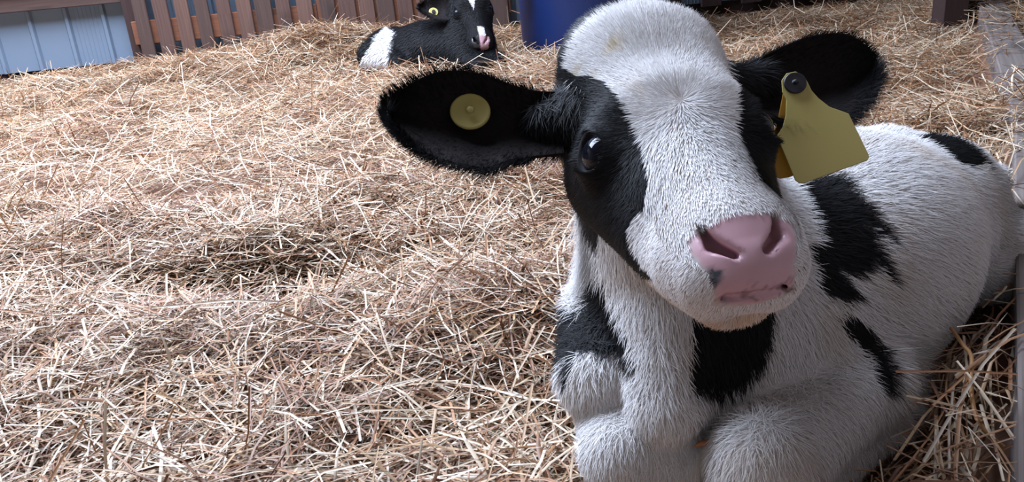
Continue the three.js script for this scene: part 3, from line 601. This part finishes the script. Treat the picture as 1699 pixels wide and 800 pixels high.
// ---------------------------------------------------------------- kerb timbers and post at the right
function kerb(label, a, b, w, h, top) {
  const l = Math.hypot(b[0] - a[0], b[1] - a[1]), o = mesh('kerb_timber', board(w, l, h, 0.006), greyWood); o.rotation.order = 'YXZ';
  o.rotation.set(-Math.PI / 2, Math.atan2(-(b[0] - a[0]), -(b[1] - a[1])), 0);
  o.position.set(a[0] + w / 2 * l / Math.abs(b[1] - a[1]) + 0.006, top - h / 2, a[1]); tag(o, label, 'timber'); return o;
}
kerb('worn grey kerb timber along right edge, nearest, beside the calf', [0.235, -0.30], [0.995, -1.595], 0.12, 0.20, 0.10);
kerb('grey straw-littered kerb timber receding at upper right', [0.998, -1.60], [2.29, -4.16], 0.09, 0.20, 0.10);
{
  const p = mesh('post', board(0.092, 1.6, 0.09), darkWood); p.position.set(1.70, -0.05, -3.19); tag(p, 'dark brown wooden post standing in straw at upper right', 'post');
  const q = mesh('plank', board(0.10, 1.5, 0.022), darkWood); q.position.set(1.835, 0.035, -3.30); q.rotation.y = 0.5; tag(q, 'dark plank standing just right of the wooden post', 'plank');
}

{ // boarded panel out of view, placed to shade the corner beside the calf
  const g = new THREE.Group(); add(g, 'unseen_shade_panel'); tag(g, 'unseen boarded panel past the right edge, placed to shade the corner beside the calf', 'shade_panel');
  const a = [0.335, -0.35], b = [0.687, -0.95], l = Math.hypot(b[0] - a[0], b[1] - a[1]); g.position.set(a[0], 0.1, a[1]); g.rotation.y = Math.atan2(-(b[1] - a[1]), b[0] - a[0]);
  for (let i = 0; i < 6; i++) { const o = mesh('board', board(0.145, l + 1.0, 0.022, 0.003), greyWood, g); o.rotation.z = Math.PI / 2; o.position.set(l, 0.075 + 0.152 * i, 0); }
  for (const x of [0.15, l - 0.06]) { const o = mesh('upright', board(0.07, 0.93, 0.045), greyWood, g); o.position.set(x, 0, 0.036); }
}

// ---------------------------------------------------------------- straw
const kerbX = (z) => z > -1.6 ? 0.235 + (-0.30 - z) * 0.587 : 0.998 + (-1.60 - z) * 0.505;
const bump = (x, z, cx, cz, rx, rz, h) => h * Math.exp(-(((x - cx) / rx) ** 2) - (((z - cz) / rz) ** 2));
function ground(x, z) {
  let g = 0.018 * noise.noise(x * 1.7, z * 1.7, 1) + 0.030 * noise.noise(x * 4.1, z * 4.1, 2) + 0.021 * noise.noise(x * 9, z * 9, 3);
  g += bump(x, z, -0.72, -3.95, 0.55, 0.35, 0.13) + bump(x, z, -1.55, -3.7, 0.5, 0.35, 0.05) + bump(x, z, 0.2, -4.3, 0.5, 0.3, 0.03);
  g += bump(x, z, -0.25, -3.05, 0.6, 0.16, 0.012);
  g -= bump(x, z, [-0.7096, 0.067, -1.8498][0], -1.85, 0.20, 0.08, 0.08) - bump(x, z, -0.75, -2.05, 0.3, 0.12, 0.03);
  g -= bump(x, z, -0.42, -1.38, 0.24, 0.09, 0.07) - bump(x, z, -0.42, -1.55, 0.25, 0.1, 0.02);
  g += bump(x, z, -0.05, -1.12, 0.16, 0.10, 0.035);
  const flat = smooth(0.6, 0.9, x) * smooth(-3.8, -4.1, z); g = lerp(g, -0.035, flat);
  const k = kerbX(z) - x;                                                        // heaped a little along the kerb; thin litter on the walkway beyond it
  const far = z < -1.6 ? 0.10 : 0.13; if (k > -far && k < 0) g = 0.085; else if (k <= -far) g = 0.075 + 0.3 * g; else g += lerp(0.065, 0.045, smooth(-0.6, -1.4, z)) * Math.exp(-((k / lerp(0.09, 0.16, smooth(-0.6, -1.4, z))) ** 2));
  return g;
}
const bed = new THREE.Group(); add(bed, 'straw_bedding'); tag(bed, 'deep loose pale straw bedding covering the pen floor around both calves', 'straw'); bed.userData.kind = 'stuff';
{
  const g = new THREE.PlaneGeometry(7.2, 5.2, 260, 200); g.rotateX(-Math.PI / 2); g.translate(-0.2, 0, -1.9);
  const p = g.attributes.position; for (let i = 0; i < p.count; i++) { const x = p.getX(i), z = p.getZ(i); p.setY(i, Math.max(-0.09, ground(x, z) - 0.045)); p.setZ(i, Math.max(z, fenceZ(x) - 0.10)); }
  g.computeVertexNormals();
  const t = grain(256, 256, (u, v) => { const k = 0.5 + 0.5 * noise.noise(u * 40, v * 40, 3), q = 0.5 + 0.5 * noise.noise(u * 12, v * 90, 8); return [0.50 + 0.14 * k * q, 0.37 + 0.12 * k * q, 0.27 + 0.1 * k]; }); t.repeat.set(20, 14);
  mesh('straw_mat', g, new THREE.MeshStandardMaterial({ map: t, roughness: 1 }), bed).userData.kind = 'stuff';
}
function stalkGeometry(kind, aspect, bend, kink, N = 3) {                               // one unit long, along y
  const pos = [], index = [], ring = 3;
  for (let i = 0; i <= N; i++) {
    const t = i / N - 0.5, cx = bend * (t * t - 0.08) + kink * Math.max(0, t - 0.12), cz = bend * 0.6 * Math.sin(t * 4), twist = kind === 'leaf' ? t * 2.2 : 0;
    const r = aspect / 2 * (kind === 'leaf' ? Math.sqrt(Math.max(0.05, 1 - (2 * t) ** 2 * 0.95)) : 1);
    for (let k = 0; k < ring; k++) {
      const x = (k - 1) * r, z = (k === 1 ? kind === 'tube' ? 0.75 : -0.35 : 0) * r;             // a half-round straw or a folded blade
      pos.push(cx + x * Math.cos(twist) - z * Math.sin(twist), t, cz + x * Math.sin(twist) + z * Math.cos(twist));
    }
    if (i) for (let k = 0; k < ring - 1; k++) { const a = (i - 1) * ring + k, b = (i - 1) * ring + (k + 1) % ring; index.push(a, b, a + ring, b, b + ring, a + ring); }
  }
  const g = new THREE.BufferGeometry(); g.setAttribute('position', new THREE.Float32BufferAttribute(pos, 3)); g.setIndex(index); g.computeVertexNormals(); return g;
}
const KINDS = [['tube', 0.015, 0.10, 0, 0.26, 0.08, 0.22], ['tube', 0.020, 0.22, 0.1, 0.18, 0.06, 0.15], ['tube', 0.018, 0.08, 0.6, 0.12, 0.07, 0.17], ['strip', 0.022, 0.12, 0.1, 0.20, 0.06, 0.16], ['leaf', 0.045, 0.35, 0.2, 0.17, 0.05, 0.12], ['strip', 0.06, 0.10, 0, 0.17, 0.025, 0.06]];
const STALKS = [3, 2].flatMap((n) => KINDS.map(([kind, aspect, bend, kink, share, short, long]) => [stalkGeometry(kind, aspect, bend, kink, n), share, short, long]));   // the same kinds with more and with fewer bends
const STRAW = [[0.69, 0.555, 0.395], [0.49, 0.315, 0.175], [0.38, 0.198, 0.098], [0.27, 0.125, 0.056], [0.57, 0.465, 0.35], [0.18, 0.074, 0.03]];
const strawMaterial = new THREE.MeshStandardMaterial({ vertexColors: true, roughness: 0.5, side: THREE.DoubleSide });
{
  const heaps = STALKS.map(() => ({ m: [], c: [] })), M = new THREE.Matrix4(), Q = new THREE.Quaternion(), E = new THREE.Euler(0, 0, 0, 'YXZ'), P = V(0, 0, 0), Z = V(0, 0, 0), D = V(0, 0, 0);
  const cum = STALKS.slice(0, 6).map((s, i) => STALKS.slice(0, i + 1).reduce((a, b) => a + b[1], 0));
  const clear = (x, y, z) => {
    if (z > -1.5 && x > -0.05) { if (calfField(x, y, z) < 0.011) return false; }
    if (z < -3.0 && x > -0.75 && x < 0.25 && field(FARBODY, x, y, z) < 0.006) return false;
    if (Math.hypot(x - 0.405, z + 3.68) < 0.295) return false;
    if (z < fenceZ(x) + 0.012) return z < fenceZ(x) - 0.085 ? false : x > 0.75 || x < -1.7;
    const k = kerbX(z) - x; if (k > -0.135 && k < 0.005 && y < 0.07) return false;
    return true;
  };
  const zone = (count, z0, z1, wide, size, thick, set) => {
    for (let n = 0; n < count; n++) {
      const z = z0 + (z1 - z0) * Math.sqrt(rnd()), half = 0.64 * -z + 0.30, x = wide + 0.02 + (rnd() * 2 - 1) * half;
      const k = kerbX(z) - x; if (k < 0 && rnd() > (k > -0.14 ? z > -1.4 ? 0.06 : 0.3 : 0.75)) continue;
      if (x > 3.3 || x < -3.9) continue;
      const u = rnd(), i = cum.findIndex((c) => u * cum.at(-1) <= c), s = STALKS[i], L = lerp(s[2], s[3], rnd()) * size;
      const swirl = noise.noise(x * 1.3, z * 1.3, 11) * 2.4 + noise.noise(x * 5, z * 5, 12) * 1.2, loose = rnd();
      const yaw = loose < 0.55 ? Math.PI / 2 + swirl + gauss() * 0.35 : rnd() * 6.283, up = gauss() * 0.20 + (loose > 0.965 ? gauss() * 0.6 : 0);
      const lift = Math.pow(rnd(), 1.3);
      E.set(Math.PI / 2 + up, yaw, rnd() * 6.283); Q.setFromEuler(E);
      P.set(x, ground(x, z) - 0.042 + 0.070 * lift + Math.abs(Math.sin(up)) * L * 0.22, z);
      D.set(0, 0.5 * L, 0).applyQuaternion(Q);
      if (!clear(P.x, P.y, P.z) || !clear(P.x + D.x, P.y + D.y, P.z + D.z) || !clear(P.x - D.x, P.y - D.y, P.z - D.z) || !clear(P.x + D.x / 2, P.y + D.y / 2, P.z + D.z / 2) || !clear(P.x - D.x / 2, P.y - D.y / 2, P.z - D.z / 2)) continue;
      const w = L * thick * (0.7 + 0.6 * rnd()); Z.set(w, L, w); M.compose(P, Q, Z); heaps[i + set].m.push(...M.elements);
      const patch = noise.noise(x * 3.2, z * 3.2, 21) + 0.6 * noise.noise(x * 11, z * 11, 22);
      const pick = clamp(rnd() * 0.9 + patch * 0.28 + (i > 3 ? 0.12 : 0), 0, 0.999), a = STRAW[Math.min(5, Math.floor(Math.pow(pick, 1.2) * 6.2))], v = 0.85 + 0.3 * rnd();
      heaps[i + set].c.push(a[0] * v, a[1] * v, a[2] * v);
    }
  };
  const N = STRAW_COUNT;
  zone(N * 0.40, -0.42, -1.9, 0, 1, 0.92, 0); zone(N * 0.66, -1.7, -4.6, 0, 1.05, 0.92, 6);
  heaps.forEach((h, i) => {                                                     // every stalk its own real geometry, joined kind by kind
    const src = STALKS[i][0], sp = src.attributes.position, sn = src.attributes.normal, si = src.index.array, nv = sp.count, n = h.c.length / 3;
    const pos = new Float32Array(n * nv * 3), nor = new Float32Array(n * nv * 3), col = new Float32Array(n * nv * 3), ix = new Uint32Array(n * si.length), v = V(0, 0, 0), N3 = new THREE.Matrix3();
    for (let k = 0; k < n; k++) {
      M.fromArray(h.m, 16 * k); N3.getNormalMatrix(M);
      for (let q = 0; q < nv; q++) {
        const o = (k * nv + q) * 3; v.fromBufferAttribute(sp, q).applyMatrix4(M); pos[o] = v.x; pos[o + 1] = v.y; pos[o + 2] = v.z;
        v.fromBufferAttribute(sn, q).applyMatrix3(N3).normalize(); nor[o] = v.x; nor[o + 1] = v.y; nor[o + 2] = v.z;
        col[o] = h.c[3 * k]; col[o + 1] = h.c[3 * k + 1]; col[o + 2] = h.c[3 * k + 2];
      }
      for (let q = 0; q < si.length; q++) ix[k * si.length + q] = si[q] + k * nv;
    }
    const g = new THREE.BufferGeometry(); g.setAttribute('position', new THREE.BufferAttribute(pos, 3)); g.setAttribute('normal', new THREE.BufferAttribute(nor, 3)); g.setAttribute('color', new THREE.BufferAttribute(col, 3)); g.setIndex(new THREE.BufferAttribute(ix, 1));
    mesh('straw_stalks', g, strawMaterial, bed).userData.kind = 'stuff';
  });
}

// ---------------------------------------------------------------- single pieces that stand out on the bedding
function sprig(name, pts, r, color, label, category, flat = 1) {
  const c = new THREE.CatmullRomCurve3(pts.map((p) => V(p))), b = V(pts[0]), g = new THREE.TubeGeometry(c, 24, r, 6);
  g.translate(-b.x, -b.y, -b.z); const p = g.attributes.position;
  for (let i = 0; i < p.count; i++) { const t = Math.floor(i / 7) / 24, q = c.getPoint(t).sub(b), k = flat > 1 ? Math.sin(Math.PI * clamp(t, 0.03, 0.97)) : 1; p.setXYZ(i, q.x + (p.getX(i) - q.x) * flat * k, q.y + (p.getY(i) - q.y) * k, q.z + (p.getZ(i) - q.z) * k); }
  g.computeVertexNormals(); const o = mesh(name, g, std(color, 0.55)); o.position.copy(b); return tag(o, label, category);
}
sprig('straw_stalk', [[0.4584, 0.1027, -0.7923], [0.4551, 0.0991, -0.7588], [0.4559, 0.0963, -0.747], [0.4373, 0.0835, -0.71], [0.4242, 0.0734, -0.674], [0.4259, 0.0657, -0.655], [0.436, 0.0563, -0.646]], 0.0022, lin(0.50, 0.26, 0.10), 'orange bent straw stalk standing right of the front calf elbow', 'straw');
sprig('dry_leaf', [[0.1492, 0.0827, -0.6507], [0.1606, 0.0883, -0.6475], [0.1725, 0.0887, -0.6423]], 0.003, lin(0.42, 0.17, 0.07), 'small orange dry leaf between brisket and knee of the front calf', 'leaf', 2);
sprig('dry_leaf', [[0.2591, 0.0699, -0.6137], [0.2723, 0.0769, -0.6378], [0.2862, 0.0785, -0.6652]], 0.0014, lin(0.38, 0.20, 0.10), 'thin brown dry leaf stuck on the bent foreleg of the front calf', 'leaf', 2.6);
renderer.render(scene, camera);
